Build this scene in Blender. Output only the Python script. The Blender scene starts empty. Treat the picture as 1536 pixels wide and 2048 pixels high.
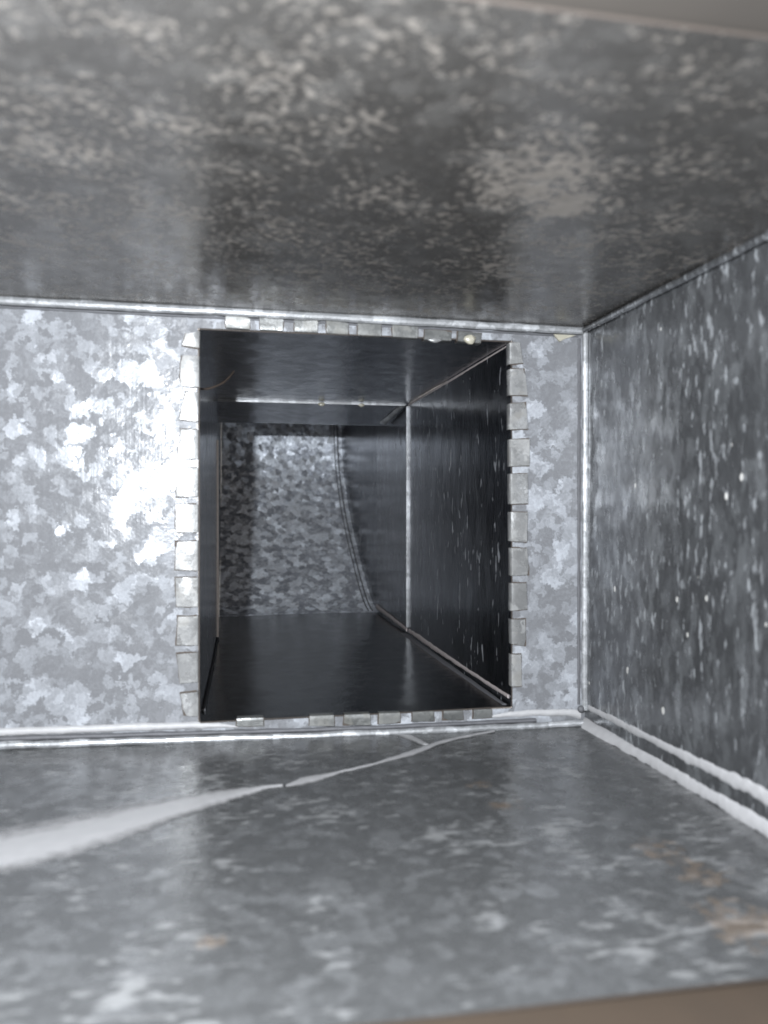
import bpy, bmesh, math, random
from mathutils import Vector, noise
random.seed(7)
C = bpy.context.scene.collection
scene = bpy.context.scene

# ------------------------------------------------------------------ camera, world, lamp, exposure
cam = bpy.data.cameras.new('camera')
cam.lens = 28.125; cam.sensor_width = 36.0; cam.sensor_fit = 'AUTO'
cam.clip_start = 0.01; cam.clip_end = 50
cam.dof.use_dof = True; cam.dof.focus_distance = 0.80; cam.dof.aperture_fstop = 6.2
co = bpy.data.objects.new('camera', cam); C.objects.link(co)
co.location = (0, 0, 0)
co.rotation_euler = (math.radians(90 - 0.21), 0, math.radians(-10.72))
scene.camera = co

w = bpy.data.worlds.new('World'); scene.world = w; w.use_nodes = True
bg = w.node_tree.nodes['Background']
bg.inputs['Color'].default_value = (1.0, 0.93, 0.86, 1); bg.inputs['Strength'].default_value = 0.72

# the phone's flash, beside and above the lens
ld = bpy.data.lights.new('phone_flash', 'POINT'); ld.energy = 58.0; ld.shadow_soft_size = 0.0055
ld.color = (0.90, 0.95, 1.0)
lo = bpy.data.objects.new('phone_flash', ld); C.objects.link(lo); lo.location = (-0.070, 0.0, 0.078)

vs = scene.view_settings
vs.view_transform = 'Standard'; vs.look = 'None'; vs.exposure = 0.0; vs.gamma = 1.0
scene.cycles.max_bounces = 10; scene.cycles.glossy_bounces = 8; scene.cycles.diffuse_bounces = 4
scene.cycles.sample_clamp_indirect = 4.0
scene.cycles.use_denoising = True

# ------------------------------------------------------------------ materials
def nd(nt, t, **kw):
    n = nt.nodes.new(t)
    for k, v in kw.items(): setattr(n, k, v)
    return n

def zinc(name, lo=(0.30, 0.31, 0.33), hi=(0.72, 0.74, 0.78), scale=55, rough=(0.30, 0.46), tilt=0.10, metal=0.85,
         bright_share=0.35, warp=0.0, deposit=0.0, deposit_col=(0.42, 0.38, 0.34), dep_scale=60, stretch=(1, 1, 1),
         rust=(), grain=0.0, grain_axis=(1, 1, 1), coat=0.0, spots=0.0, dep_thr=(0.54, 0.72), dep_stretch=(1, 1, 1), spot_stretch=(1, 1, 1), smooth=0.10, fine_amt=0.6, dep_low=0.7, patches=(), spec=0.5):
    m = bpy.data.materials.new(name); m.use_nodes = True
    nt = m.node_tree; L = nt.links.new
    p = nt.nodes['Principled BSDF']; p.inputs['Specular IOR Level'].default_value = spec
    tc = nd(nt, 'ShaderNodeTexCoord')
    def math_(op, a, b=None, c=None, clamp=False):
        n = nd(nt, 'ShaderNodeMath', operation=op); n.use_clamp = clamp
        for i, x in enumerate((a, b, c)):
            if x is None: continue
            if isinstance(x, (int, float)): n.inputs[i].default_value = x
            else: L(x, n.inputs[i])
        return n.outputs[0]
    def ramp(x, pts, smooth=True):
        r = nd(nt, 'ShaderNodeMapRange'); r.interpolation_type = 'SMOOTHSTEP' if smooth else 'LINEAR'
        L(x, r.inputs[0]); r.inputs[1].default_value = pts[0]; r.inputs[2].default_value = pts[1]
        r.inputs[3].default_value = 0; r.inputs[4].default_value = 1
        return r.outputs[0]
    def vmath(op, a, b=None, scl=None):
        n = nd(nt, 'ShaderNodeVectorMath', operation=op)
        for i, x in enumerate((a, b)):
            if x is None: continue
            if isinstance(x, tuple): n.inputs[i].default_value = x
            else: L(x, n.inputs[i])
        if scl is not None:
            if isinstance(scl, (int, float)): n.inputs['Scale'].default_value = scl
            else: L(scl, n.inputs['Scale'])
        return n.outputs[0]
    def tex_noise(vec, sc, det=3, rgh=0.55):
        n = nd(nt, 'ShaderNodeTexNoise'); n.inputs['Scale'].default_value = sc
        n.inputs['Detail'].default_value = det; n.inputs['Roughness'].default_value = rgh
        L(vec, n.inputs['Vector']); return n
    def mixc(f, a, b):
        n = nd(nt, 'ShaderNodeMix', data_type='RGBA')
        if isinstance(f, (int, float)): n.inputs[0].default_value = f
        else: L(f, n.inputs[0])
        for i, x in ((6, a), (7, b)):
            if isinstance(x, tuple): n.inputs[i].default_value = (*x, 1)
            else: L(x, n.inputs[i])
        return n.outputs[2]
    base = vmath('MULTIPLY', tc.outputs['Object'], stretch)
    # jagged spangle: cells of two sizes on a distorted coordinate
    d1 = tex_noise(base, scale * 2.0, 4, 0.7)
    d1v = vmath('SUBTRACT', d1.outputs['Color'], (0.5, 0.5, 0.5))
    d0 = tex_noise(base, scale * 5.5, 4, 0.75)
    d0v = vmath('SUBTRACT', d0.outputs['Color'], (0.5, 0.5, 0.5))
    pos = vmath('ADD', vmath('ADD', base, vmath('SCALE', d1v, scl=0.95 / scale)), vmath('SCALE', d0v, scl=0.45 / scale))
    v1 = nd(nt, 'ShaderNodeTexVoronoi', feature='SMOOTH_F1'); v1.inputs['Smoothness'].default_value = smooth; v1.inputs['Scale'].default_value = scale; L(pos, v1.inputs['Vector'])
    v2 = nd(nt, 'ShaderNodeTexVoronoi', feature='SMOOTH_F1'); v2.inputs['Smoothness'].default_value = smooth; v2.inputs['Scale'].default_value = scale * 2.3; L(pos, v2.inputs['Vector'])
    s1 = nd(nt, 'ShaderNodeSeparateColor'); L(v1.outputs['Color'], s1.inputs[0])
    s2 = nd(nt, 'ShaderNodeSeparateColor'); L(v2.outputs['Color'], s2.inputs[0])
    fine = tex_noise(base, scale * 6, 3)
    a = ramp(s1.outputs[0], (1 - bright_share - 0.12, 1 - bright_share + 0.25))
    b = ramp(s2.outputs[0], (0.35, 1.0))
    mixv = math_('ADD', math_('MULTIPLY', a, 0.62), math_('MULTIPLY', b, 0.38))
    mixv = math_('MULTIPLY', mixv, math_('ADD', math_('MULTIPLY', fine.outputs[0], fine_amt), 1 - fine_amt * 0.5), clamp=True)
    dt = nd(nt, 'ShaderNodeVectorMath', operation='DOT_PRODUCT'); L(pos, dt.inputs[0])
    L(vmath('SUBTRACT', v1.outputs['Color'], (0.5, 0.5, 0.5)), dt.inputs[1])
    fern = math_('SINE', math_('MULTIPLY', dt.outputs['Value'], scale * 55))
    mixv = math_('ADD', mixv, math_('MULTIPLY', fern, 0.07), clamp=True)
    big = tex_noise(base, 7, 3)
    mixv = math_('MULTIPLY', mixv, math_('ADD', math_('MULTIPLY', big.outputs[0], 0.9), 0.5), clamp=True)
    col = mixc(mixv, lo, hi)
    rgh = math_('ADD', math_('MULTIPLY', s2.outputs[1], rough[1] - rough[0]), rough[0])
    # each crystal lies at its own slight tilt
    t1 = vmath('SCALE', vmath('SUBTRACT', v1.outputs['Color'], (0.5, 0.5, 0.5)), scl=tilt)
    t2 = vmath('SCALE', vmath('SUBTRACT', v2.outputs['Color'], (0.5, 0.5, 0.5)), scl=tilt * 0.7)
    geo = nd(nt, 'ShaderNodeNewGeometry')
    nrm = vmath('NORMALIZE', vmath('ADD', vmath('ADD', geo.outputs['Normal'], t1), t2))
    metal_s = metal
    if deposit > 0:      # pale dried dust and white rust lying on the zinc
        dn = tex_noise(vmath('MULTIPLY', tc.outputs['Object'], dep_stretch), dep_scale, 3, 0.55); db = tex_noise(base, dep_scale * 0.13, 2, 0.5)
        dm = math_('ADD', dn.outputs[0], math_('MULTIPLY', math_('SUBTRACT', db.outputs[0], 0.5), dep_low))
        for x_, y_, z_, r_ in patches:      # one heavier pale patch
            dv = nd(nt, 'ShaderNodeVectorMath', operation='DISTANCE'); L(tc.outputs['Object'], dv.inputs[0]); dv.inputs[1].default_value = (x_, y_, z_)
            dm = math_('ADD', dm, math_('MULTIPLY', math_('SUBTRACT', 1.0, math_('DIVIDE', dv.outputs['Value'], r_), clamp=True), 0.30))
        dm = math_('MULTIPLY', ramp(dm, dep_thr), deposit, clamp=True)
        col = mixc(dm, col, deposit_col)
        metal_s = math_('SUBTRACT', metal, math_('MULTIPLY', dm, metal), clamp=True)
        rgh = math_('ADD', rgh, math_('MULTIPLY', dm, 0.35), clamp=True)
    if spots > 0:        # small splashes
        vs_ = nd(nt, 'ShaderNodeTexVoronoi'); vs_.inputs['Scale'].default_value = 80; L(vmath('MULTIPLY', tc.outputs['Object'], spot_stretch), vs_.inputs['Vector'])
        ss = nd(nt, 'ShaderNodeSeparateColor'); L(vs_.outputs['Color'], ss.inputs[0])
        rad = math_('MULTIPLY', ramp(ss.outputs[0], (0.50, 1.0)), 0.20)
        sm = math_('MULTIPLY', math_('LESS_THAN', vs_.outputs['Distance'], rad), spots)
        col = mixc(sm, col, (0.62, 0.60, 0.56))
        metal_s = math_('MULTIPLY', math_('SUBTRACT', 1.0, sm), metal_s)
        rgh = math_('ADD', rgh, math_('MULTIPLY', sm, 0.3), clamp=True)
    if rust:             # rusty stains: (x, y, z, radius) on the sheet
        rn = tex_noise(tc.outputs['Object'], 130, 6, 0.7); near = None
        for x_, y_, z_, r_ in rust:
            dv = nd(nt, 'ShaderNodeVectorMath', operation='DISTANCE'); L(tc.outputs['Object'], dv.inputs[0]); dv.inputs[1].default_value = (x_, y_, z_)
            q = math_('SUBTRACT', 1.0, math_('DIVIDE', dv.outputs['Value'], r_), clamp=True)
            near = q if near is None else math_('MAXIMUM', near, q)
        rm = math_('MULTIPLY', ramp(math_('ADD', rn.outputs[0], math_('MULTIPLY', near, 0.30)), (0.60, 0.72)), ramp(near, (0.0, 0.45)))
        rm = math_('MULTIPLY', rm, 0.27)
        col = mixc(rm, col, (0.17, 0.095, 0.035))
        metal_s = math_('MULTIPLY', math_('SUBTRACT', 1.0, rm), metal_s)
    L(col, p.inputs['Base Color'])
    if isinstance(metal_s, (int, float)): p.inputs['Metallic'].default_value = metal_s
    else: L(metal_s, p.inputs['Metallic'])
    L(rgh, p.inputs['Roughness'])
    p.inputs['Coat Weight'].default_value = coat; p.inputs['Coat Roughness'].default_value = 0.09
    # relief: grain, rolling marks, oil-canning
    bp = nd(nt, 'ShaderNodeBump'); bp.inputs['Strength'].default_value = 0.25; bp.inputs['Distance'].default_value = 0.0006
    L(fine.outputs[0], bp.inputs['Height']); L(nrm, bp.inputs['Normal'])
    out = bp.outputs[0]
    if grain > 0:
        gn = tex_noise(vmath('MULTIPLY', tc.outputs['Object'], grain_axis), 1.0, 3, 0.6)
        b2 = nd(nt, 'ShaderNodeBump'); b2.inputs['Strength'].default_value = grain; b2.inputs['Distance'].default_value = 0.0008
        L(gn.outputs[0], b2.inputs['Height']); L(out, b2.inputs['Normal']); out = b2.outputs[0]
    L(out, p.inputs['Normal'])
    return m

def plain(name, col, rough=0.6, metal=0.0, nscale=120, var=0.35, bump=0.3, bdist=0.001):
    m = bpy.data.materials.new(name); m.use_nodes = True
    nt = m.node_tree; L = nt.links.new; p = nt.nodes['Principled BSDF']
    tc = nd(nt, 'ShaderNodeTexCoord')
    n = nd(nt, 'ShaderNodeTexNoise'); n.inputs['Scale'].default_value = nscale; n.inputs['Detail'].default_value = 5
    L(tc.outputs['Object'], n.inputs['Vector'])
    x = nd(nt, 'ShaderNodeMix', data_type='RGBA'); L(n.outputs[0], x.inputs[0])
    x.inputs[6].default_value = (*[c * (1 - var) for c in col], 1); x.inputs[7].default_value = (*[min(1, c * (1 + var)) for c in col], 1)
    L(x.outputs[2], p.inputs['Base Color'])
    p.inputs['Roughness'].default_value = rough; p.inputs['Metallic'].default_value = metal
    b = nd(nt, 'ShaderNodeBump'); b.inputs['Strength'].default_value = bump; b.inputs['Distance'].default_value = bdist
    L(n.outputs[0], b.inputs['Height']); L(b.outputs[0], p.inputs['Normal'])
    return m

M = {}
M['end'] = zinc('zinc_end_panel', scale=64, lo=(0.088, 0.089, 0.094), hi=(0.235, 0.244, 0.262), rough=(0.20, 0.31), tilt=0.095, bright_share=0.24, smooth=0.03,
                metal=0.045, spec=0.12, grain=0.20, grain_axis=(260, 260, 9), fine_amt=0.9)
M['ceil'] = zinc('zinc_trunk_top', scale=105, lo=(0.100, 0.095, 0.090), hi=(0.178, 0.171, 0.163), rough=(0.14, 0.28), tilt=0.05, metal=0.66, deposit=0.66, smooth=0.3,
                 fine_amt=1.1, dep_scale=250, dep_low=0.5, dep_thr=(0.49, 0.73), deposit_col=(0.1989, 0.1778, 0.156), patches=((0.038, -0.080, 0.314, 0.042), (0.058, -0.055, 0.314, 0.02)))
M['floor'] = zinc('zinc_trunk_bottom', scale=105, lo=(0.082, 0.083, 0.084), hi=(0.142, 0.144, 0.147), rough=(0.12, 0.30), tilt=0.06, metal=0.55, deposit=0.5, smooth=0.2,
                  fine_amt=1.3, deposit_col=(0.19, 0.19, 0.19), dep_scale=150, dep_thr=(0.55, 0.76), dep_stretch=(0.55, 1.3, 1),
                  rust=((0.1113, -0.051, -0.0036, 0.022), (0.1168, -0.077, -0.0037, 0.024), (0.1096, -0.1245, -0.0036, 0.034), (-0.1087, -0.102, 0, 0.010), (0.0544, 0.02, -0.003, 0.016), (0.0504, 0.055, -0.003, 0.014)))
M['side'] = zinc('zinc_trunk_side', scale=120, lo=(0.112, 0.114, 0.119), hi=(0.262, 0.270, 0.280), rough=(0.15, 0.28), tilt=0.06, metal=0.8, spots=0.55, smooth=0.12,
                 fine_amt=1.3, stretch=(1, 1, 0.4), spot_stretch=(1, 1, 0.7), deposit=0.5, deposit_col=(0.26, 0.27, 0.28), dep_scale=210, dep_low=0.25, dep_thr=(0.57, 0.71), dep_stretch=(1, 0.95, 0.36))
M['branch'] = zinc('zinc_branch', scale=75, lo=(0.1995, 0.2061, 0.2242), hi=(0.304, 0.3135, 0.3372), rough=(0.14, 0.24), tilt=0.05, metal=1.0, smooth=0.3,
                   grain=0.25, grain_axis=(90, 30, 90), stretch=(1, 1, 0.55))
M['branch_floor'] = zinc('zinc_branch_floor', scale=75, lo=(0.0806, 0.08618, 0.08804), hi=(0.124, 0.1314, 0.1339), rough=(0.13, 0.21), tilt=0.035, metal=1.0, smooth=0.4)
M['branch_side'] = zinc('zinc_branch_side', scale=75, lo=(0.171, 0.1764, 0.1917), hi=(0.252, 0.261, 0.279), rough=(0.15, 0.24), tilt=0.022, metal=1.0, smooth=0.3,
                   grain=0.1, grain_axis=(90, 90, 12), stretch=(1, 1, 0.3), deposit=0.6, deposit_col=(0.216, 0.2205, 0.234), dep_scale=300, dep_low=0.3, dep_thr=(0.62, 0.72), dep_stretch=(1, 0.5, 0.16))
M['heel'] = zinc('zinc_heel', scale=98, lo=(0.30, 0.315, 0.35), hi=(0.90, 0.94, 1.0), rough=(0.54, 0.66), tilt=0.40, bright_share=0.46, metal=0.90, smooth=0.03)
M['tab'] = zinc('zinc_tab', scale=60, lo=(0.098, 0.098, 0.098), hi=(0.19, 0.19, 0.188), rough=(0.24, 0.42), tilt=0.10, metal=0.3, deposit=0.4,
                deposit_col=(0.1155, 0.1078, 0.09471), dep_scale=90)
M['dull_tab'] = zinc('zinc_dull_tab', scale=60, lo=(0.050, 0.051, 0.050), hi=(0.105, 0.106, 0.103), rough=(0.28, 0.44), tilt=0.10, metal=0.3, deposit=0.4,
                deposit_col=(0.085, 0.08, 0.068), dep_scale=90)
M['bead'] = zinc('zinc_bead', scale=90, lo=(0.13, 0.132, 0.136), hi=(0.31, 0.315, 0.325), rough=(0.32, 0.46), tilt=0.02, metal=0.25)
M['film'] = plain('painted_glare_film', (0.2106, 0.2075, 0.2106), 0.45, 0.0, 160, 0.10, 0.4, 0.0008)  # pale film drawn in place of a glossy reflection on the floor
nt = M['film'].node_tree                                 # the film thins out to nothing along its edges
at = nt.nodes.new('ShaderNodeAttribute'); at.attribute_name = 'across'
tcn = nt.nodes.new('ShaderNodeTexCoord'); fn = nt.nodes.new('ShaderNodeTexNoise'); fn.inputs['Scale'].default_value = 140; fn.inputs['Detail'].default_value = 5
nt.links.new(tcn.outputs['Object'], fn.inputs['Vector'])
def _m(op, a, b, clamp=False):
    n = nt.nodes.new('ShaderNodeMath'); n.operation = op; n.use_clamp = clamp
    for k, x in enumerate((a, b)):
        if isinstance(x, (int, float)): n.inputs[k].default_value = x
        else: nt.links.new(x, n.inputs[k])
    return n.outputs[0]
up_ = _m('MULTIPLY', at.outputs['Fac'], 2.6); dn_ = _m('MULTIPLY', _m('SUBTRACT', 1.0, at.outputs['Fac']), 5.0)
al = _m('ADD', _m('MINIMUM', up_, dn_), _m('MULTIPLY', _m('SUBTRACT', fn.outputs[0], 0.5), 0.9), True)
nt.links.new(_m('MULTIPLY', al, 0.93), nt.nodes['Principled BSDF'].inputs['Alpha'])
M['outline'] = plain('brown_outline', (0.030, 0.021, 0.015), 0.8, 0.0, 300, 0.5)
M['edge'] = plain('oxidised_cut_edge', (0.014, 0.009, 0.006), 0.8, 0.0, 300)
M['sealant'] = plain('pale_sealant', (0.2106, 0.2075, 0.2106), 0.6, 0.0, 160, 0.14, 0.5, 0.0012)
M['pink_sealant'] = plain('dusty_sealant', (0.192, 0.168, 0.164), 0.6, 0.0, 160, 0.3, 0.5, 0.0015)
M['left_hem'] = plain('brightened_hem', (0.62, 0.55, 0.50), 0.5, 0.0, 200, 0.15)  # hem colour raised to stand in for indirect light
M['cream'] = plain('cream_glue', (0.1872, 0.1755, 0.1404), 0.35, 0.0, 80, 0.12, 0.2)
M['wire'] = plain('brown_wire', (0.048, 0.036, 0.0288), 0.45, 0.3, 400, 0.4)
M['groove'] = plain('grimy_joint', (0.06, 0.06, 0.065), 0.7, 0.3, 200)
M['wood'] = plain('brown_wood', (0.0225, 0.0142, 0.0080), 0.7, 0.0, 18, 0.45, 0.3)
M['palewood'] = plain('pale_wood', (0.034, 0.029, 0.0245), 0.7, 0.0, 14, 0.2, 0.3)

# ------------------------------------------------------------------ helpers
def thing(name, label, cat, loc):
    o = bpy.data.objects.new(name, None); o.empty_display_size = 0.02
    C.objects.link(o); o.location = loc; o['label'] = label; o['category'] = cat
    return o

def link(name, bm, mats, parent, smooth=True):
    base = parent.location if parent else Vector((0, 0, 0))
    if parent and parent.parent: base = base + parent.parent.location
    for v in bm.verts: v.co -= base
    me = bpy.data.meshes.new(name); bm.normal_update(); bm.to_mesh(me); bm.free()
    for m_ in (mats if isinstance(mats, (list, tuple)) else [mats]): me.materials.append(m_)
    if smooth:
        for p in me.polygons: p.use_smooth = True
        me.set_sharp_from_angle(angle=math.radians(35))
    o = bpy.data.objects.new(name, me); C.objects.link(o)
    if parent: o.parent = parent
    return o

def slab(bm, o, u, v, n, nu, nv, th=0.0012, wob=0.0, seed=0.0, skip=None, matside=0):
    """sheet of metal: inner face a grid over o + u + v, thickness th away from it (-n); n points to the viewer's side"""
    o, u, v, n = Vector(o), Vector(u), Vector(v), Vector(n)
    I, O = [], []
    for i in range(nu + 1):
        for j in range(nv + 1):
            q = o + u * (i / nu) + v * (j / nv)
            d = wob * noise.noise(q * 7 + Vector((seed, seed * 2, 0))) if wob else 0
            I.append(bm.verts.new(q + n * d)); O.append(bm.verts.new(q + n * (d - th)))
    K = lambda i, j: i * (nv + 1) + j
    flip = u.cross(v).dot(n) < 0
    def f(vs_, mi=0):
        if flip: vs_ = vs_[::-1]
        fc = bm.faces.new(vs_); fc.material_index = mi
    for i in range(nu):
        for j in range(nv):
            f([I[K(i, j)], I[K(i + 1, j)], I[K(i + 1, j + 1)], I[K(i, j + 1)]])
            f([O[K(i, j)], O[K(i, j + 1)], O[K(i + 1, j + 1)], O[K(i + 1, j)]])
    for i in range(nu):
        f([I[K(i, 0)], O[K(i, 0)], O[K(i + 1, 0)], I[K(i + 1, 0)]], matside)
        f([I[K(i + 1, nv)], O[K(i + 1, nv)], O[K(i, nv)], I[K(i, nv)]], matside)
    for j in range(nv):
        f([I[K(0, j + 1)], O[K(0, j + 1)], O[K(0, j)], I[K(0, j)]], matside)
        f([I[K(nu, j)], O[K(nu, j)], O[K(nu, j + 1)], I[K(nu, j + 1)]], matside)

def tube(bm, pts, radii, n=8, flat=None):
    """round bar along pts; flat=(axis, k) squashes it along a world axis"""
    pts = [Vector(p) for p in pts]; rings = []
    run = (pts[-1] - pts[0]).normalized(); ref = Vector((0, 0, 1)) if abs(run.z) < 0.8 else Vector((0, 1, 0))
    for i, p in enumerate(pts):
        t = (pts[min(i + 1, len(pts) - 1)] - pts[max(i - 1, 0)]).normalized()
        a = t.cross(ref).normalized(); b = t.cross(a).normalized()
        r = radii[i] if isinstance(radii, (list, tuple)) else radii
        ring = []
        for k in range(n):
            an = 2 * math.pi * k / n
            off = (a * math.cos(an) + b * math.sin(an)) * r
            if flat: off[flat[0]] *= flat[1]
            ring.append(bm.verts.new(p + off))
        rings.append(ring)
    for i in range(len(rings) - 1):
        for k in range(n):
            bm.faces.new([rings[i][k], rings[i][(k + 1) % n], rings[i + 1][(k + 1) % n], rings[i + 1][k]])
    bm.faces.new(rings[0][::-1]); bm.faces.new(rings[-1])
    bmesh.ops.recalc_face_normals(bm, faces=bm.faces[:])

def lerp(a, b, t): return Vector(a) * (1 - t) + Vector(b) * t

def bead_line(a, b, r, n=40, jit=0.0003, seed=1, rj=0.12):
    P, R = [], []
    for i in range(n + 1):
        t = i / n; q = lerp(a, b, t)
        j = Vector((noise.noise(q * 60 + Vector((seed, 0, 0))), noise.noise(q * 60 + Vector((0, seed, 0))), noise.noise(q * 60 + Vector((0, 0, seed))))) * jit
        P.append(q + j); R.append(r * (1 + rj * noise.noise(q * 90 + Vector((seed, seed, 0)))))
    return P, R

def band(bm, pairs, n, th, sub=10, ragged=0.0008, seed=3):
    """a smear lying on a surface: pairs of edge points, lens-shaped section, ragged edges; n = surface normal"""
    n = Vector(n); rows = []; lay = bm.verts.layers.float.new('across')
    for i in range(len(pairs) - 1):
        for k in range(sub + (1 if i == len(pairs) - 2 else 0)):
            t = k / sub
            a = lerp(pairs[i][0], pairs[i + 1][0], t); b = lerp(pairs[i][1], pairs[i + 1][1], t)
            w = (a - b); L = w.length; w = w.normalized() if L > 1e-6 else w
            rg = min(ragged, L * 0.3)
            a = a + w * rg * (0.7 * noise.noise(a * 70 + Vector((seed, 0, 0))) + 0.5 * noise.noise(a * 260 + Vector((seed, 3, 0)))); b = b + w * rg * (0.7 * noise.noise(b * 70 + Vector((0, seed, 0))) + 0.5 * noise.noise(b * 260 + Vector((4, seed, 0))))
            h = min(th, L * 0.3)
            row = []
            for s_, hh in ((0, -0.3), (0.12, 0.55), (0.35, 1.0), (0.65, 1.0), (0.88, 0.55), (1, -0.3)):
                q = lerp(a, b, s_); row.append(bm.verts.new(q + n * h * hh * (1 + 0.18 * noise.noise(q * 110 + Vector((seed, seed, seed)))))); row[-1][lay] = s_
            rows.append(row)
    for r0, r1 in zip(rows, rows[1:]):
        for k in range(5): bm.faces.new([r0[k], r0[k + 1], r1[k + 1], r1[k]])
        bm.faces.new([r0[5], r0[0], r1[0], r1[5]])
    bm.faces.new(rows[0]); bm.faces.new(rows[-1][::-1])
    bmesh.ops.recalc_face_normals(bm, faces=bm.faces[:])

# ------------------------------------------------------------------ trunk duct (metres)
END, TOP, BOT, RX, LX = 0.600, 0.1475, -0.1730, 0.277, -1.25
FZ = lambda x: -0.1687 - 0.0137 * x           # the floor and ceiling sheets sag a little to the right
TZ = lambda x: 0.1467 - 0.0071 * x
HL, HR, HT, HB = -0.0248, 0.2163, 0.1323, -0.1568      # opening cut in the end panel
trunk = thing('trunk_duct', 'wide galvanised metal trunk duct surrounding the dark rectangular opening', 'duct', (0.1, 0.42, BOT))

bm = bmesh.new()                                        # end panel with its opening
def end_wob(x, z): return 0.0011 * noise.noise(Vector((x * 9, z * 6, 3.3)))
xs = sorted(set([LX, -0.9, -0.6, -0.4, HL, HR, RX] + [-0.3 + 0.0275 * i for i in range(10)] + [HL + (HR - HL) * i / 8 for i in range(9)] + [HR + (RX - HR) * i / 4 for i in range(5)]))
zs = sorted(set([BOT, TOP, HB, HT] + [HB + (HT - HB) * i / 10 for i in range(11)]))
F, B = {}, {}
for i, x in enumerate(xs):
    for j, z in enumerate(zs):
        d = end_wob(x, z)
        if abs(x - RX) < 0.02: d += (x - RX + 0.02) * 0.06
        F[i, j] = bm.verts.new((x, END - d, z)); B[i, j] = bm.verts.new((x, END - d + 0.0012, z))
ins = lambda i, j: xs[i] >= HL - 1e-6 and xs[i + 1] <= HR + 1e-6 and zs[j] >= HB - 1e-6 and zs[j + 1] <= HT + 1e-6
for i in range(len(xs) - 1):
    for j in range(len(zs) - 1):
        if ins(i, j): continue
        bm.faces.new([F[i, j], F[i + 1, j], F[i + 1, j + 1], F[i, j + 1]])
        bm.faces.new([B[i, j], B[i, j + 1], B[i + 1, j + 1], B[i + 1, j]])
ed = [e for e in bm.edges if len(e.link_faces) == 1]
fe = {frozenset((v.index for v in e.verts)): e for e in ed}
bm.verts.index_update()
key = {v: k for k, v in F.items()}
for e in ed:
    a, b = e.verts
    if a in key and b in key:
        fc = bm.faces.new([a, b, B[key[b]], B[key[a]]]); fc.material_index = 1
bmesh.ops.recalc_face_normals(bm, faces=bm.faces[:])
link('end_panel', bm, [M['end'], M['edge']], trunk)

bm = bmesh.new(); slab(bm, (LX, 0.2215, TZ(LX)), (RX - LX + 0.0012, 0, TZ(RX) - TZ(LX)), (0, END - 0.2215, 0), (0, 0, -1), 60, 20, 0.0012, 0.0009, 1.0, matside=1)
link('top_panel', bm, [M['ceil'], M['edge']], trunk)
bm = bmesh.new(); slab(bm, (LX, 0.2600, FZ(LX)), (RX - LX + 0.0012, 0, FZ(RX) - FZ(LX)), (0, END - 0.2600, 0), (0, 0, 1), 60, 20, 0.0012, 0.0010, 5.0, matside=1)
link('bottom_panel', bm, [M['floor'], M['edge']], trunk)
bm = bmesh.new(); slab(bm, (RX, 0.2300, BOT), (0, END - 0.23, 0), (0, 0, TOP - BOT), (-1, 0, 0), 20, 14, 0.0012, 0.0009, 9.0)
link('side_panel', bm, M['side'], trunk)

# folded beads along the corners of the trunk
def poly_bead(nodes, r, jit, seed, rj, n, mat, nm='corner_bead'):
    bm = bmesh.new(); PP, RR = [], []
    for k in range(len(nodes) - 1):
        P, R = bead_line(nodes[k], nodes[k + 1], r, n, jit, seed, rj)
        PP += P if k == 0 else P[1:]; RR += R if k == 0 else R[1:]
    tube(bm, PP, RR, 10); link(nm, bm, mat, trunk)
poly_bead([(LX, END - 0.0050, 0.1480), (-0.30, END - 0.0050, 0.1456), (-0.16, END - 0.0045, 0.1448), (0.06, END - 0.0045, 0.1436), (RX - 0.003, END - 0.0045, 0.1414)], 0.0031, 0.0004, 1, 0.16, 24, M['bead'])
poly_bead([(LX, END - 0.0065, -0.1560), (-0.16, END - 0.0065, -0.1638), (-0.02, END - 0.0065, -0.1668), (0.05, END - 0.0065, -0.1683), (0.12, END - 0.0065, -0.1693), (0.24, END - 0.0060, -0.1700), (RX - 0.004, END - 0.0060, -0.1702)], 0.0027, 0.0005, 2, 0.22, 18, M['bead'])
poly_bead([(RX - 0.0010, END - 0.0035, -0.160), (RX - 0.0008, END - 0.0035, 0.1415)], 0.0026, 0.00012, 3, 0.10, 60, M['bead'])
poly_bead([(RX - 0.0030, END - 0.006, TZ(RX) - 0.003), (RX - 0.0030, 0.23, TZ(RX) - 0.002)], 0.0024, 0.0004, 4, 0.15, 40, M['side'])
# grimy joints beside the beads
poly_bead([(LX, END - 0.0004, 0.1440), (-0.16, END - 0.0006, 0.1412), (0.06, END - 0.0006, 0.1400), (RX - 0.006, END - 0.0006, 0.1378)], 0.0009, 0.0002, 7, 0.4, 24, M['groove'], 'joint_line')
poly_bead([(LX, END - 0.0020, -0.1530), (-0.16, END - 0.0020, -0.1605), (-0.02, END - 0.0020, -0.1635), (0.05, END - 0.0020, -0.1652), (0.12, END - 0.0020, -0.1662), (0.235, END - 0.0020, -0.1668)], 0.0017, 0.0003, 8, 0.35, 18, M['groove'], 'joint_line')
poly_bead([(RX - 0.0052, END - 0.0012, -0.156), (RX - 0.0052, END - 0.0012, 0.136)], 0.0011, 0.0001, 9, 0.3, 60, M['groove'], 'joint_line')
drop_hole = bmesh.new(); bmesh.ops.create_icosphere(drop_hole, subdivisions=2, radius=0.0030)
for v in drop_hole.verts: v.co = Vector((0.2725 + v.co.x, END - 0.004 + v.co.y * 0.8, -0.1592 + v.co.z))
link('corner_plug', drop_hole, M['groove'], trunk)
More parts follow.
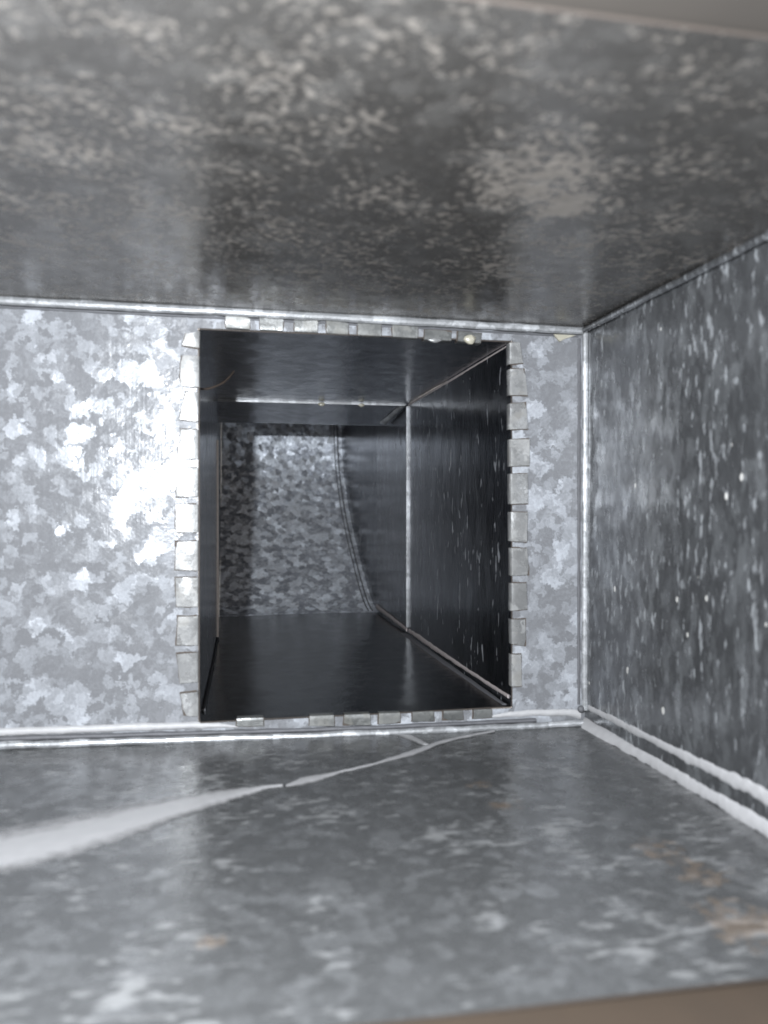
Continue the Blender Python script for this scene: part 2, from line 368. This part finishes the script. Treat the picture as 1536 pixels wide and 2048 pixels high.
# sealant brushed along the lower joints
def smear(pairs, n, th, sub, rg, seed, nm='sealant_band', mat='sealant'):
    bm = bmesh.new(); band(bm, pairs, n, th, sub, rg, seed); link(nm, bm, M[mat], trunk)
smear([((-0.9, END, -0.1480), (-0.9, END, -0.1545)), ((-0.16, END, -0.1533), (-0.16, END, -0.1592)), ((-0.076, END, -0.1545), (-0.076, END, -0.1602)), ((-0.03, END, -0.1555), (-0.03, END, -0.1608)),
       ((-0.010, END, -0.1572), (-0.010, END, -0.1612)), ((0.004, END, -0.1600), (0.004, END, -0.1614))], (0, -1, 0), 0.0022, 30, 0.0006, 4)
smear([((0.1980, END, -0.1618), (0.1980, END, -0.1640)), ((0.215, END, -0.1590), (0.215, END, -0.1640)), ((0.235, END, -0.1585), (0.235, END, -0.1642)), ((0.262, END, -0.1590), (0.262, END, -0.1655)),
       ((0.2735, END, -0.1600), (0.2735, END, -0.1690))], (0, -1, 0), 0.0020, 20, 0.0007, 5)
smear([((0.2768, 0.5985, -0.1665), (0.2690, 0.5880, -0.1722)), ((0.2768, 0.497, -0.1655), (0.2750, 0.4957, -0.1722)), ((0.2768, 0.428, -0.1645), (0.2758, 0.428, -0.1722)),
       ((0.2768, 0.3758, -0.1640), (0.2758, 0.3758, -0.1722)), ((0.2768, 0.24, -0.163), (0.2758, 0.24, -0.172))], (-0.8, 0, 0.6), 0.0008, 30, 0.0018, 6)
smear([((RX, 0.592, -0.1545), (RX, 0.592, -0.1592)), ((RX, 0.497, -0.1516), (RX, 0.497, -0.1580)), ((RX, 0.4279, -0.1494), (RX, 0.4279, -0.1568)),
       ((RX, 0.3758, -0.1480), (RX, 0.3758, -0.1560)), ((RX, 0.24, -0.144), (RX, 0.24, -0.152))], (-1, 0, 0), 0.0008, 30, 0.0022, 7)
up = lambda p: (p[0], p[1], p[2] + 0.0006)  # floor streaks: a glossy reflection painted as pale strips
st = [((-0.60, 0.42, FZ(-0.6)), (-0.55, 0.26, FZ(-0.55))), ((-0.30, 0.425, FZ(-0.30)), (-0.27, 0.325, FZ(-0.27))), ((-0.12, 0.4492, -0.1671), (-0.1038, 0.3887, -0.1673)), ((-0.0851, 0.4628, -0.1675), (-0.0746, 0.4053, -0.1677)),
      ((-0.0471, 0.4802, -0.1681), (-0.0426, 0.4339, -0.1681)), ((-0.0133, 0.4885, -0.1685), (-0.0126, 0.4608, -0.1685)), ((0.0043, 0.4911, -0.1688), (0.0042, 0.4725, -0.1688)), ((0.0194, 0.4925, -0.169), (0.019, 0.4857, -0.169)), ((0.030, 0.4915, -0.1691), (0.0297, 0.4875, -0.1691))]
smear([(up(a), up(b)) for a, b in st], (0, 0, 1), 0.0009, 12, 0.003, 8, 'painted_glare', 'film')
st = [((0.032, 0.4905, -0.1691), (0.0317, 0.4872, -0.1691)), ((0.0416, 0.5039, -0.1693), (0.0403, 0.4884, -0.1693)), ((0.0548, 0.5088, -0.1695), (0.0533, 0.4956, -0.1694)), ((0.0682, 0.5127, -0.1696), (0.0675, 0.5079, -0.1696)),
      ((0.0934, 0.5256, -0.17), (0.0925, 0.5204, -0.17)), ((0.1273, 0.5536, -0.1704), (0.1236, 0.5378, -0.1704)), ((0.15, 0.5704, -0.1708), (0.1461, 0.5598, -0.1707)), ((0.1676, 0.5784, -0.171), (0.1646, 0.5713, -0.171)), ((0.1996, 0.5919, -0.1714), (0.1977, 0.5865, -0.1714))]
smear([(up(a), up(b)) for a, b in st], (0, 0, 1), 0.0006, 12, 0.0016, 9, 'painted_glare', 'film')
smear([((0.1190, 0.5900, -0.1697), (0.1330, 0.5860, -0.1699)), ((0.1262, 0.5760, -0.1698), (0.1375, 0.5730, -0.1700)), ((0.1330, 0.5615, -0.1699), (0.1400, 0.5600, -0.1700))], (0, 0, 1), 0.0004, 8, 0.0012, 15, 'painted_glare', 'film')
bm = bmesh.new()                                        # cream flake by the upper right corner
fl = [(0.2499, 0.1385), (0.2689, 0.1384), (0.2590, 0.1350), (0.2553, 0.1329), (0.2530, 0.1352)]
f0 = [bm.verts.new((x, END - 0.0022, z)) for x, z in fl]; f1 = [bm.verts.new((x, END - 0.0002, z)) for x, z in fl]
bm.faces.new(f0); bm.faces.new(f1[::-1])
for k in range(5): bm.faces.new([f0[k], f1[k], f1[(k + 1) % 5], f0[(k + 1) % 5]])
bmesh.ops.recalc_face_normals(bm, faces=bm.faces[:])
link('glue_flake', bm, M['cream'], trunk, False)

# ------------------------------------------------------------------ branch duct
BT, BB, BLa, BLb, BR, S = 0.131, -0.1555, -0.0235, -0.0185, 0.2150, 0.975
branch = thing('branch_duct', 'straight dark metal branch duct whose bent tabs clamp the opening edge', 'duct', (0.096, 0.62, BB))
y0 = END - 0.0008
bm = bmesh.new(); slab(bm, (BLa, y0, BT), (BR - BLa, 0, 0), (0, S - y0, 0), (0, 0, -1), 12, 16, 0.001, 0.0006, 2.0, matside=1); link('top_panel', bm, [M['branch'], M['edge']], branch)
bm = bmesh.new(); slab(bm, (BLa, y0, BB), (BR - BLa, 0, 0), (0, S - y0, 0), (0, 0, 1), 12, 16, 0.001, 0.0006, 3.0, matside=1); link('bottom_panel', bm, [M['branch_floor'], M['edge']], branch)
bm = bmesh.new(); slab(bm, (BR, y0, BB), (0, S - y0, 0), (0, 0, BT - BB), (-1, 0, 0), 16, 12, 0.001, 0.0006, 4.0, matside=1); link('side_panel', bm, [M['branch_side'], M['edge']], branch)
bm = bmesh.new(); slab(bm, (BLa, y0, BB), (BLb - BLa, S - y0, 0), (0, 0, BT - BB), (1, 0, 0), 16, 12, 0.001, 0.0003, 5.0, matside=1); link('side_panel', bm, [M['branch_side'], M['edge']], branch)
bm = bmesh.new(); band(bm, [((BR, y0 + 0.006, BT - 0.0005), (BR, y0 + 0.006, BT - 0.0020)), ((BR, 0.75, BT - 0.0005), (BR, 0.75, BT - 0.0032)), ((BR, S - 0.003, BT - 0.0005), (BR, S - 0.003, BT - 0.0030))], (-1, 0, 0), 0.0014, 30, 0.0010, 21)
link('corner_seam', bm, M['pink_sealant'], branch)
bm = bmesh.new(); band(bm, [((BR, y0 + 0.006, BB + 0.0080), (BR, y0 + 0.006, BB + 0.0050)), ((BR, 0.75, BB + 0.0075), (BR, 0.75, BB + 0.0030)), ((BR, 0.90, BB + 0.0085), (BR, 0.90, BB + 0.0015)), ((BR, S - 0.008, BB + 0.0070), (BR, S - 0.008, BB + 0.0025))], (-1, 0, 0), 0.0016, 30, 0.0016, 22)
link('corner_seam', bm, M['pink_sealant'], branch)
bm = bmesh.new(); band(bm, [((BR - 0.001, y0 + 0.006, BB), (BR - 0.006, y0 + 0.006, BB)), ((BR - 0.001, S, BB), (BR - 0.010, S, BB))], (0, 0, 1), 0.0012, 30, 0.0010, 23)
link('corner_seam', bm, M['groove'], branch)
bm = bmesh.new(); P, R = bead_line((BLa + 0.0016, y0 + 0.03, BB + 0.001), (BLb + 0.001, S - 0.003, BB + 0.001), 0.0014, 30, 0.0003, 3, 0.3); tube(bm, P, R, 8); link('corner_seam', bm, M['groove'], branch)

# tabs cut in the branch's end and bent flat against the end panel: (outer, root, root, outer) corners, x and z
TABS = {
 'left': [
    [(-0.0332, 0.1272), (-0.0229, 0.1298), (-0.0233, 0.1174), (-0.0357, 0.1191)],
    [(-0.0368, 0.1114), (-0.0233, 0.1115), (-0.0233, 0.0889), (-0.0371, 0.0896)],
    [(-0.0332, 0.0849), (-0.0236, 0.0848), (-0.024, 0.064), (-0.0379, 0.0652)],
    [(-0.0368, 0.0579), (-0.024, 0.0578), (-0.024, 0.0362), (-0.0389, 0.0379)],
    [(-0.04, 0.0295), (-0.024, 0.03), (-0.0241, 0.0092), (-0.04, 0.0091)],
    [(-0.0404, 0.0033), (-0.0241, 0.0033), (-0.0241, -0.0168), (-0.0404, -0.0167)],
    [(-0.0404, -0.0236), (-0.0241, -0.0234), (-0.0241, -0.0449), (-0.0408, -0.044)],
    [(-0.0408, -0.0498), (-0.0241, -0.0501), (-0.0241, -0.0713), (-0.0401, -0.0709)],
    [(-0.039, -0.0782), (-0.0241, -0.0782), (-0.0242, -0.0995), (-0.0401, -0.0986)],
    [(-0.0398, -0.1052), (-0.0242, -0.1046), (-0.0242, -0.1262), (-0.0377, -0.1268)],
    [(-0.0373, -0.1341), (-0.0242, -0.1332), (-0.0242, -0.1511), (-0.0345, -0.1503)]],
 'right': [
    [(0.2215, 0.1308), (0.2132, 0.1305), (0.2132, 0.1136), (0.2244, 0.1148)],
    [(0.2256, 0.1101), (0.2132, 0.1097), (0.2132, 0.0893), (0.2281, 0.0897)],
    [(0.2269, 0.0837), (0.2132, 0.0826), (0.2132, 0.0625), (0.2286, 0.0632)],
    [(0.2294, 0.0549), (0.2137, 0.0547), (0.2137, 0.0335), (0.2298, 0.0344)],
    [(0.2282, 0.0277), (0.2137, 0.0276), (0.2141, 0.004), (0.229, 0.0044)],
    [(0.2282, -0.0027), (0.2141, -0.0023), (0.2141, -0.0251), (0.2274, -0.026)],
    [(0.2278, -0.0308), (0.2145, -0.0306), (0.2146, -0.0523), (0.2299, -0.0521)],
    [(0.2274, -0.0584), (0.2146, -0.0582), (0.2146, -0.0799), (0.2283, -0.079)],
    [(0.2266, -0.0869), (0.2146, -0.0866), (0.215, -0.1059), (0.227, -0.1078)],
    [(0.2229, -0.1144), (0.215, -0.1141), (0.215, -0.1394), (0.2237, -0.1393)]],
 'top': [
    [(-0.005, 0.142), (-0.0046, 0.1325), (0.0124, 0.1322), (0.0128, 0.1418)],
    [(0.0198, 0.1418), (0.0201, 0.1322), (0.0367, 0.1319), (0.0371, 0.1416)],
    [(0.0452, 0.1415), (0.0456, 0.1318), (0.0624, 0.1316), (0.0628, 0.1413)],
    [(0.0692, 0.1413), (0.0696, 0.1315), (0.0855, 0.1313), (0.0859, 0.1411)],
    [(0.0928, 0.1411), (0.0932, 0.1312), (0.1109, 0.131), (0.1113, 0.1409)],
    [(0.1195, 0.1408), (0.1198, 0.1309), (0.1394, 0.1306), (0.1398, 0.1406)],
    [(0.145, 0.1379), (0.1446, 0.1298), (0.1661, 0.1298), (0.1665, 0.1376)],
    [(0.1713, 0.1374), (0.1713, 0.1297), (0.1899, 0.1288), (0.1903, 0.1366)]],
 'bottom': [
    [(0.0028, -0.1598), (0.0032, -0.154), (0.0222, -0.1542), (0.0225, -0.1608)],
    [(0.0563, -0.1621), (0.0567, -0.1546), (0.0748, -0.1548), (0.0752, -0.1631)],
    [(0.0824, -0.1631), (0.0828, -0.1549), (0.1024, -0.1551), (0.1028, -0.1637)],
    [(0.109, -0.1636), (0.1094, -0.1552), (0.1257, -0.1554), (0.1261, -0.1637)],
    [(0.1352, -0.163), (0.1355, -0.1555), (0.1522, -0.1556), (0.1526, -0.1635)],
    [(0.1598, -0.1631), (0.1602, -0.1558), (0.1754, -0.1559), (0.1758, -0.1635)],
    [(0.1839, -0.1631), (0.1843, -0.156), (0.199, -0.1562), (0.1994, -0.163)]]}
DIRN = {'left': Vector((-1, 0, 0)), 'right': Vector((1, 0, 0)), 'top': Vector((0, 0, 1)), 'bottom': Vector((0, 0, -1))}
for side, quads in TABS.items():
    out = DIRN[side]
    for q in quads:
        bm = bmesh.new()
        v3 = lambda p: Vector((p[0], 0, p[1]))
        oa, ra, rb, ob = [v3(p) for p in q]
        tipg = random.uniform(0.0001, 0.0016); rot = random.uniform(-0.0009, 0.0009); bow = random.uniform(0.0, 0.0008); dog = random.choice((0, 0, 0, 0.0016, -0.0016))
        # profile from inside the collar, round the bend, to the tip: (share of the way out, depth in front of the end panel)
        prof = [(0.06, -0.0065), (0.0, -0.0030), (0.0, 0.0004), (0.06, 0.0016), (0.16, 0.0019), (0.45, 0.0018 + bow), (0.75, 0.0016 + bow * 0.6 + tipg * 0.4), (1.0, 0.0015 + tipg)]
        th = 0.0010
        rows = []
        for i_, (t, dp) in enumerate(prof):
            rows.append([])
            for k in range(5):
                s_ = k / 4
                p = lerp(ra, rb, s_) * (1 - t) + lerp(oa, ob, s_) * t
                if i_ == 7: p += out * (-abs(dog) if (k == 4 and dog > 0) or (k == 0 and dog < 0) else 0)
                p.y = END - (max(dp + rot * (s_ - 0.5) * t * 2, 0.0016 if i_ > 3 else -1) + 0.0004 * noise.noise(Vector((p.x * 90, p.z * 90, t))))
                rows[-1].append(p)
        T, Bk = [], []
        for i, r in enumerate(rows):
            a = rows[max(i - 1, 0)][2]; b = rows[min(i + 1, len(rows) - 1)][2]
            tg = (b - a).normalized(); nrm_ = Vector((0, -1, 0)) - tg * tg.dot(Vector((0, -1, 0)))
            if nrm_.length < 0.2: nrm_ = -out
            if i <= 1: nrm_ = -out
            nrm_.normalize()
            T.append([bm.verts.new(p) for p in r]); Bk.append([bm.verts.new(p - nrm_ * th) for p in r])
        n_ = len(rows)
        for i in range(n_ - 1):
            for k in range(4):
                bm.faces.new([T[i][k], T[i][k + 1], T[i + 1][k + 1], T[i + 1][k]])
                bm.faces.new([Bk[i][k], Bk[i + 1][k], Bk[i + 1][k + 1], Bk[i][k + 1]])
            for k in (0, 4):
                f_ = bm.faces.new([T[i][k], T[i + 1][k], Bk[i + 1][k], Bk[i][k]]); f_.material_index = 1
        for k in range(4):
            f_ = bm.faces.new([T[-1][k], T[-1][k + 1], Bk[-1][k + 1], Bk[-1][k]]); f_.material_index = 1
            bm.faces.new([T[0][k], Bk[0][k], Bk[0][k + 1], T[0][k + 1]])
        bmesh.ops.recalc_face_normals(bm, faces=bm.faces[:])
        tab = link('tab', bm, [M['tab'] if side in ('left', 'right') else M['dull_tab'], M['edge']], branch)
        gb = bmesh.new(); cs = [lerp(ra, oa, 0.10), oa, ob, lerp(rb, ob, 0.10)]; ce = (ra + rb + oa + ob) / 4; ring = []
        for k in range(3):                              # thin dark brown outline along the tab's cut edges, on the panel
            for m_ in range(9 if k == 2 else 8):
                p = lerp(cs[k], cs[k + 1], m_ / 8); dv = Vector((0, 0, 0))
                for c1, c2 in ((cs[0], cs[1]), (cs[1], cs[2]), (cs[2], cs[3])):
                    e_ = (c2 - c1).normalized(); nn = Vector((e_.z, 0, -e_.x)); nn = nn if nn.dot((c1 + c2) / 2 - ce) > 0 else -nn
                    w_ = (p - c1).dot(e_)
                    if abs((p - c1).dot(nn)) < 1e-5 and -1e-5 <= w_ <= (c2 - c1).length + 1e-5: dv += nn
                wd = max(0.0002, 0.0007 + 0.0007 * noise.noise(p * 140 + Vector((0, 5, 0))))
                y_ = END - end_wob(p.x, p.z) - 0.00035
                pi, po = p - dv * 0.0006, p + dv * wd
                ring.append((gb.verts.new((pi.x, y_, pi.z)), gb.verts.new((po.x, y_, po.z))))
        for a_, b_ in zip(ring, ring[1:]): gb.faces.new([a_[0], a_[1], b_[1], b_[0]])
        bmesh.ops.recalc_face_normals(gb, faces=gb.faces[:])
        link('tab_outline', gb, M['outline'], tab)

# sealant drops hanging from the upper tabs and the far seam
def drop(name, c, r, mat, parent):
    bm = bmesh.new(); bmesh.ops.create_icosphere(bm, subdivisions=2, radius=1)
    for v in bm.verts:
        k = 1 + 0.25 * noise.noise(v.co * 1.7 + Vector(c) * 50)
        tz = v.co.z; nar = 1 - 0.35 * max(0, -tz)
        v.co = Vector((c[0] + v.co.x * r[0] * k * nar, c[1] + v.co.y * r[1] * k, c[2] + v.co.z * r[2] * k))
    link(name, bm, mat, parent)
drop('sealant_drop', (0.1805, END - 0.004, 0.1312), (0.0052, 0.0022, 0.0040), M['cream'], branch)
drop('sealant_drop', (0.1530, END - 0.002, 0.1300), (0.0060, 0.0016, 0.0022), M['tab'], branch)
drop('sealant_drop', (0.1062, S - 0.005, 0.1272), (0.0045, 0.002, 0.0026), M['cream'], branch)
drop('sealant_drop', (0.1555, S - 0.005, 0.1275), (0.0042, 0.002, 0.0024), M['cream'], branch)

# ------------------------------------------------------------------ elbow beyond the seam
elbow = thing('elbow_duct', 'curved elbow duct rising at the far end with spangled zinc back', 'duct', (0.096, 1.3, BB))
heel = [(1.165, BB - 0.0008), (1.195, BB + 0.0006), (1.225, -0.1455), (1.262, -0.1225), (1.32, -0.0767), (1.372, -0.030), (1.412, 0.016), (1.441, 0.062), (1.456, 0.105), (1.463, 0.150), (1.466, 0.22), (1.467, 0.32), (1.467, 0.75)]
def smooth_curve(pts, sub=4):
    out = []
    for i in range(len(pts) - 1):
        p0 = pts[max(i - 1, 0)]; p1 = pts[i]; p2 = pts[i + 1]; p3 = pts[min(i + 2, len(pts) - 1)]
        for k in range(sub):
            t = k / sub
            out.append(tuple(0.5 * (2 * b + (c - a) * t + (2 * a - 5 * b + 4 * c - d) * t * t + (3 * b - a - 3 * c + d) * t ** 3) for a, b, c, d in zip(p0, p1, p2, p3)))
    out.append(pts[-1]); return out
def strip_sheet(bm, prof, x0, x1, nx, th, side):
    """sheet swept across x along profile (y, z); side +1: viewer above/in front"""
    R0, R1 = [], []
    for i, (y, z) in enumerate(prof):
        a = Vector((0, *prof[max(i - 1, 0)])); b = Vector((0, *prof[min(i + 1, len(prof) - 1)]))
        t = (b - a).normalized(); n = Vector((0, -t.z, t.y)) * side
        R0.append([]); R1.append([])
        for k in range(nx + 1):
            p = Vector((x0 + (x1 - x0) * k / nx, y, z)); p += n * 0.0012 * noise.noise(p * 8)
            R0[-1].append(bm.verts.new(p)); R1[-1].append(bm.verts.new(p - n * th))
    for i in range(len(prof) - 1):
        for k in range(nx):
            bm.faces.new([R0[i][k], R0[i][k + 1], R0[i + 1][k + 1], R0[i + 1][k]]); bm.faces.new([R1[i][k], R1[i + 1][k], R1[i + 1][k + 1], R1[i][k + 1]])
        for k in (0, nx): bm.faces.new([R0[i][k], R0[i + 1][k], R1[i + 1][k], R1[i][k]])
    for i in (0, len(prof) - 1):
        for k in range(nx): bm.faces.new([R0[i][k], R1[i][k], R1[i][k + 1], R0[i][k + 1]])
    bmesh.ops.recalc_face_normals(bm, faces=bm.faces[:])
EL = BLb
HX = lambda d: BR - 0.073 * max(0.0, d - 1.2)          # the right cheek draws in towards the back
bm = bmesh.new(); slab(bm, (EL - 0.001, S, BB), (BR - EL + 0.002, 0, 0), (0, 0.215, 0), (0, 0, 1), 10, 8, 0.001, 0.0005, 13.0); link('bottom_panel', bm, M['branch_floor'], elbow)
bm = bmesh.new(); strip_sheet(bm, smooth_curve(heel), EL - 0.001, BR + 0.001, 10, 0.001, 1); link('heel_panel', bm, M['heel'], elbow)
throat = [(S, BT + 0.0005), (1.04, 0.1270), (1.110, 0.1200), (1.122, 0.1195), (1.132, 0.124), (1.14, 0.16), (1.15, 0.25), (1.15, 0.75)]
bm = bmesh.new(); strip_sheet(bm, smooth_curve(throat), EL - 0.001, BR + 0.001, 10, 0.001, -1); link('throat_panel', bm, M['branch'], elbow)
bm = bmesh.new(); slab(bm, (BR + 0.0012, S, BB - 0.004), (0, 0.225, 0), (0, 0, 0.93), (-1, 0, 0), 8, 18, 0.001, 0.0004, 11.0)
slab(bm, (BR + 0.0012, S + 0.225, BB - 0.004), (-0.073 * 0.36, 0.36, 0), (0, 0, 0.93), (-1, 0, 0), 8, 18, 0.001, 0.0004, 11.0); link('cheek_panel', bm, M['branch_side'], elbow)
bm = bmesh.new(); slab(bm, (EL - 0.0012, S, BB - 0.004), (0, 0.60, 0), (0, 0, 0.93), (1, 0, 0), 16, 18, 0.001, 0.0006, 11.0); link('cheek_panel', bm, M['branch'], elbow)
# flange where the heel is locked to the right cheek
hp = smooth_curve(heel)
for off, wid, mt in ((0.0065, 0.0011, 'groove'), (0.0125, 0.0009, 'groove')):
    bm = bmesh.new()
    P = []
    for i, (y, z) in enumerate(hp):
        if i < 4: continue
        a = Vector((0, *hp[max(i - 1, 0)])); b = Vector((0, *hp[min(i + 1, len(hp) - 1)])); t = (b - a).normalized(); n = Vector((0, -t.z, t.y))
        P.append(Vector((HX(y) - off, y, z)) + n * 0.0006)
    tube(bm, P, wid, 6); link('seam_groove', bm, M[mt], elbow)
# raised hems of the joint between branch and elbow
bm = bmesh.new(); slab(bm, (BR - 0.0024, S - 0.0012, BB + 0.008), (0.0026, 0, 0), (0, 0, BT - BB - 0.011), (0, -1, 0), 2, 24, 0.002, 0.0004, 2); link('joint_hem', bm, M['bead'], elbow)
bm = bmesh.new(); slab(bm, (BLb + 0.001, S - 0.0012, BT - 0.0026), (BR - BLb - 0.006, 0, 0), (0, 0, 0.0026), (0, -1, 0), 24, 2, 0.002, 0.0004, 3); link('joint_hem', bm, M['bead'], elbow)
bm = bmesh.new(); slab(bm, (BLb - 0.0003, S - 0.0012, BB + 0.003), (0.0026, 0, 0), (0, 0, 0.235), (0, -1, 0), 2, 24, 0.002, 0.0004, 4); link('joint_hem', bm, M['left_hem'], elbow)
bm = bmesh.new(); band(bm, [((BR, S + 0.006, BB + 0.0060), (BR, S + 0.006, BB + 0.0020)), ((BR, 1.195, BB + 0.011), (BR, 1.195, BB + 0.0040))], (-1, 0, 0), 0.0016, 24, 0.0014, 24); link('corner_seam', bm, M['pink_sealant'], elbow)
bm = bmesh.new(); band(bm, [((BR - 0.001, S + 0.004, BT), (BR - 0.007, S + 0.004, BT)), ((BR - 0.001, 1.10, 0.1205), (BR - 0.013, 1.10, 0.1205))], (0, 0, -1), 0.0022, 24, 0.0010, 25); link('corner_seam', bm, M['bead'], elbow)

# ------------------------------------------------------------------ wire
bm = bmesh.new()
wp = smooth_curve([(-0.0262, 0.615, 0.0903), (-0.0205, 0.625, 0.0915), (-0.0151, 0.63, 0.0936), (-0.0076, 0.64, 0.0988), (-0.0027, 0.65, 0.1049), (0.0003, 0.66, 0.1105), (0.0010, 0.663, 0.1120)])
tube(bm, wp, [0.0007 + 0.0003 * math.sin(i * 0.9) ** 2 for i in range(len(wp))], 8)
wo = link('wire', bm, M['wire'], None); wo['label'] = 'thin brown wire curling out from the left edge of the opening'; wo['category'] = 'wire'

# ------------------------------------------------------------------ boards framing the near mouth of the trunk
def board(name, a, b, mat, label, slope):
    bm = bmesh.new(); bmesh.ops.create_cube(bm, size=1)
    for v in bm.verts: v.co = Vector([(a[i] + b[i]) / 2 + v.co[i] * (b[i] - a[i]) for i in range(3)])
    for v in bm.verts: v.co.z += slope * v.co.x
    bmesh.ops.bevel(bm, geom=bm.edges[:], offset=0.002, segments=2, affect='EDGES')
    o = link(name, bm, mat, None); o['label'] = label; o['category'] = 'board'
board('wooden_board', (-0.9, 0.10, -0.200), (0.6, 0.2720, -0.1708), M['wood'], 'brown wooden board below the near edge of the duct floor', -0.0137)
board('wooden_board', (-0.9, 0.10, 0.1488), (0.6, 0.2330, 0.175), M['palewood'], 'pale wooden board above the near edge of the duct ceiling', -0.0071)
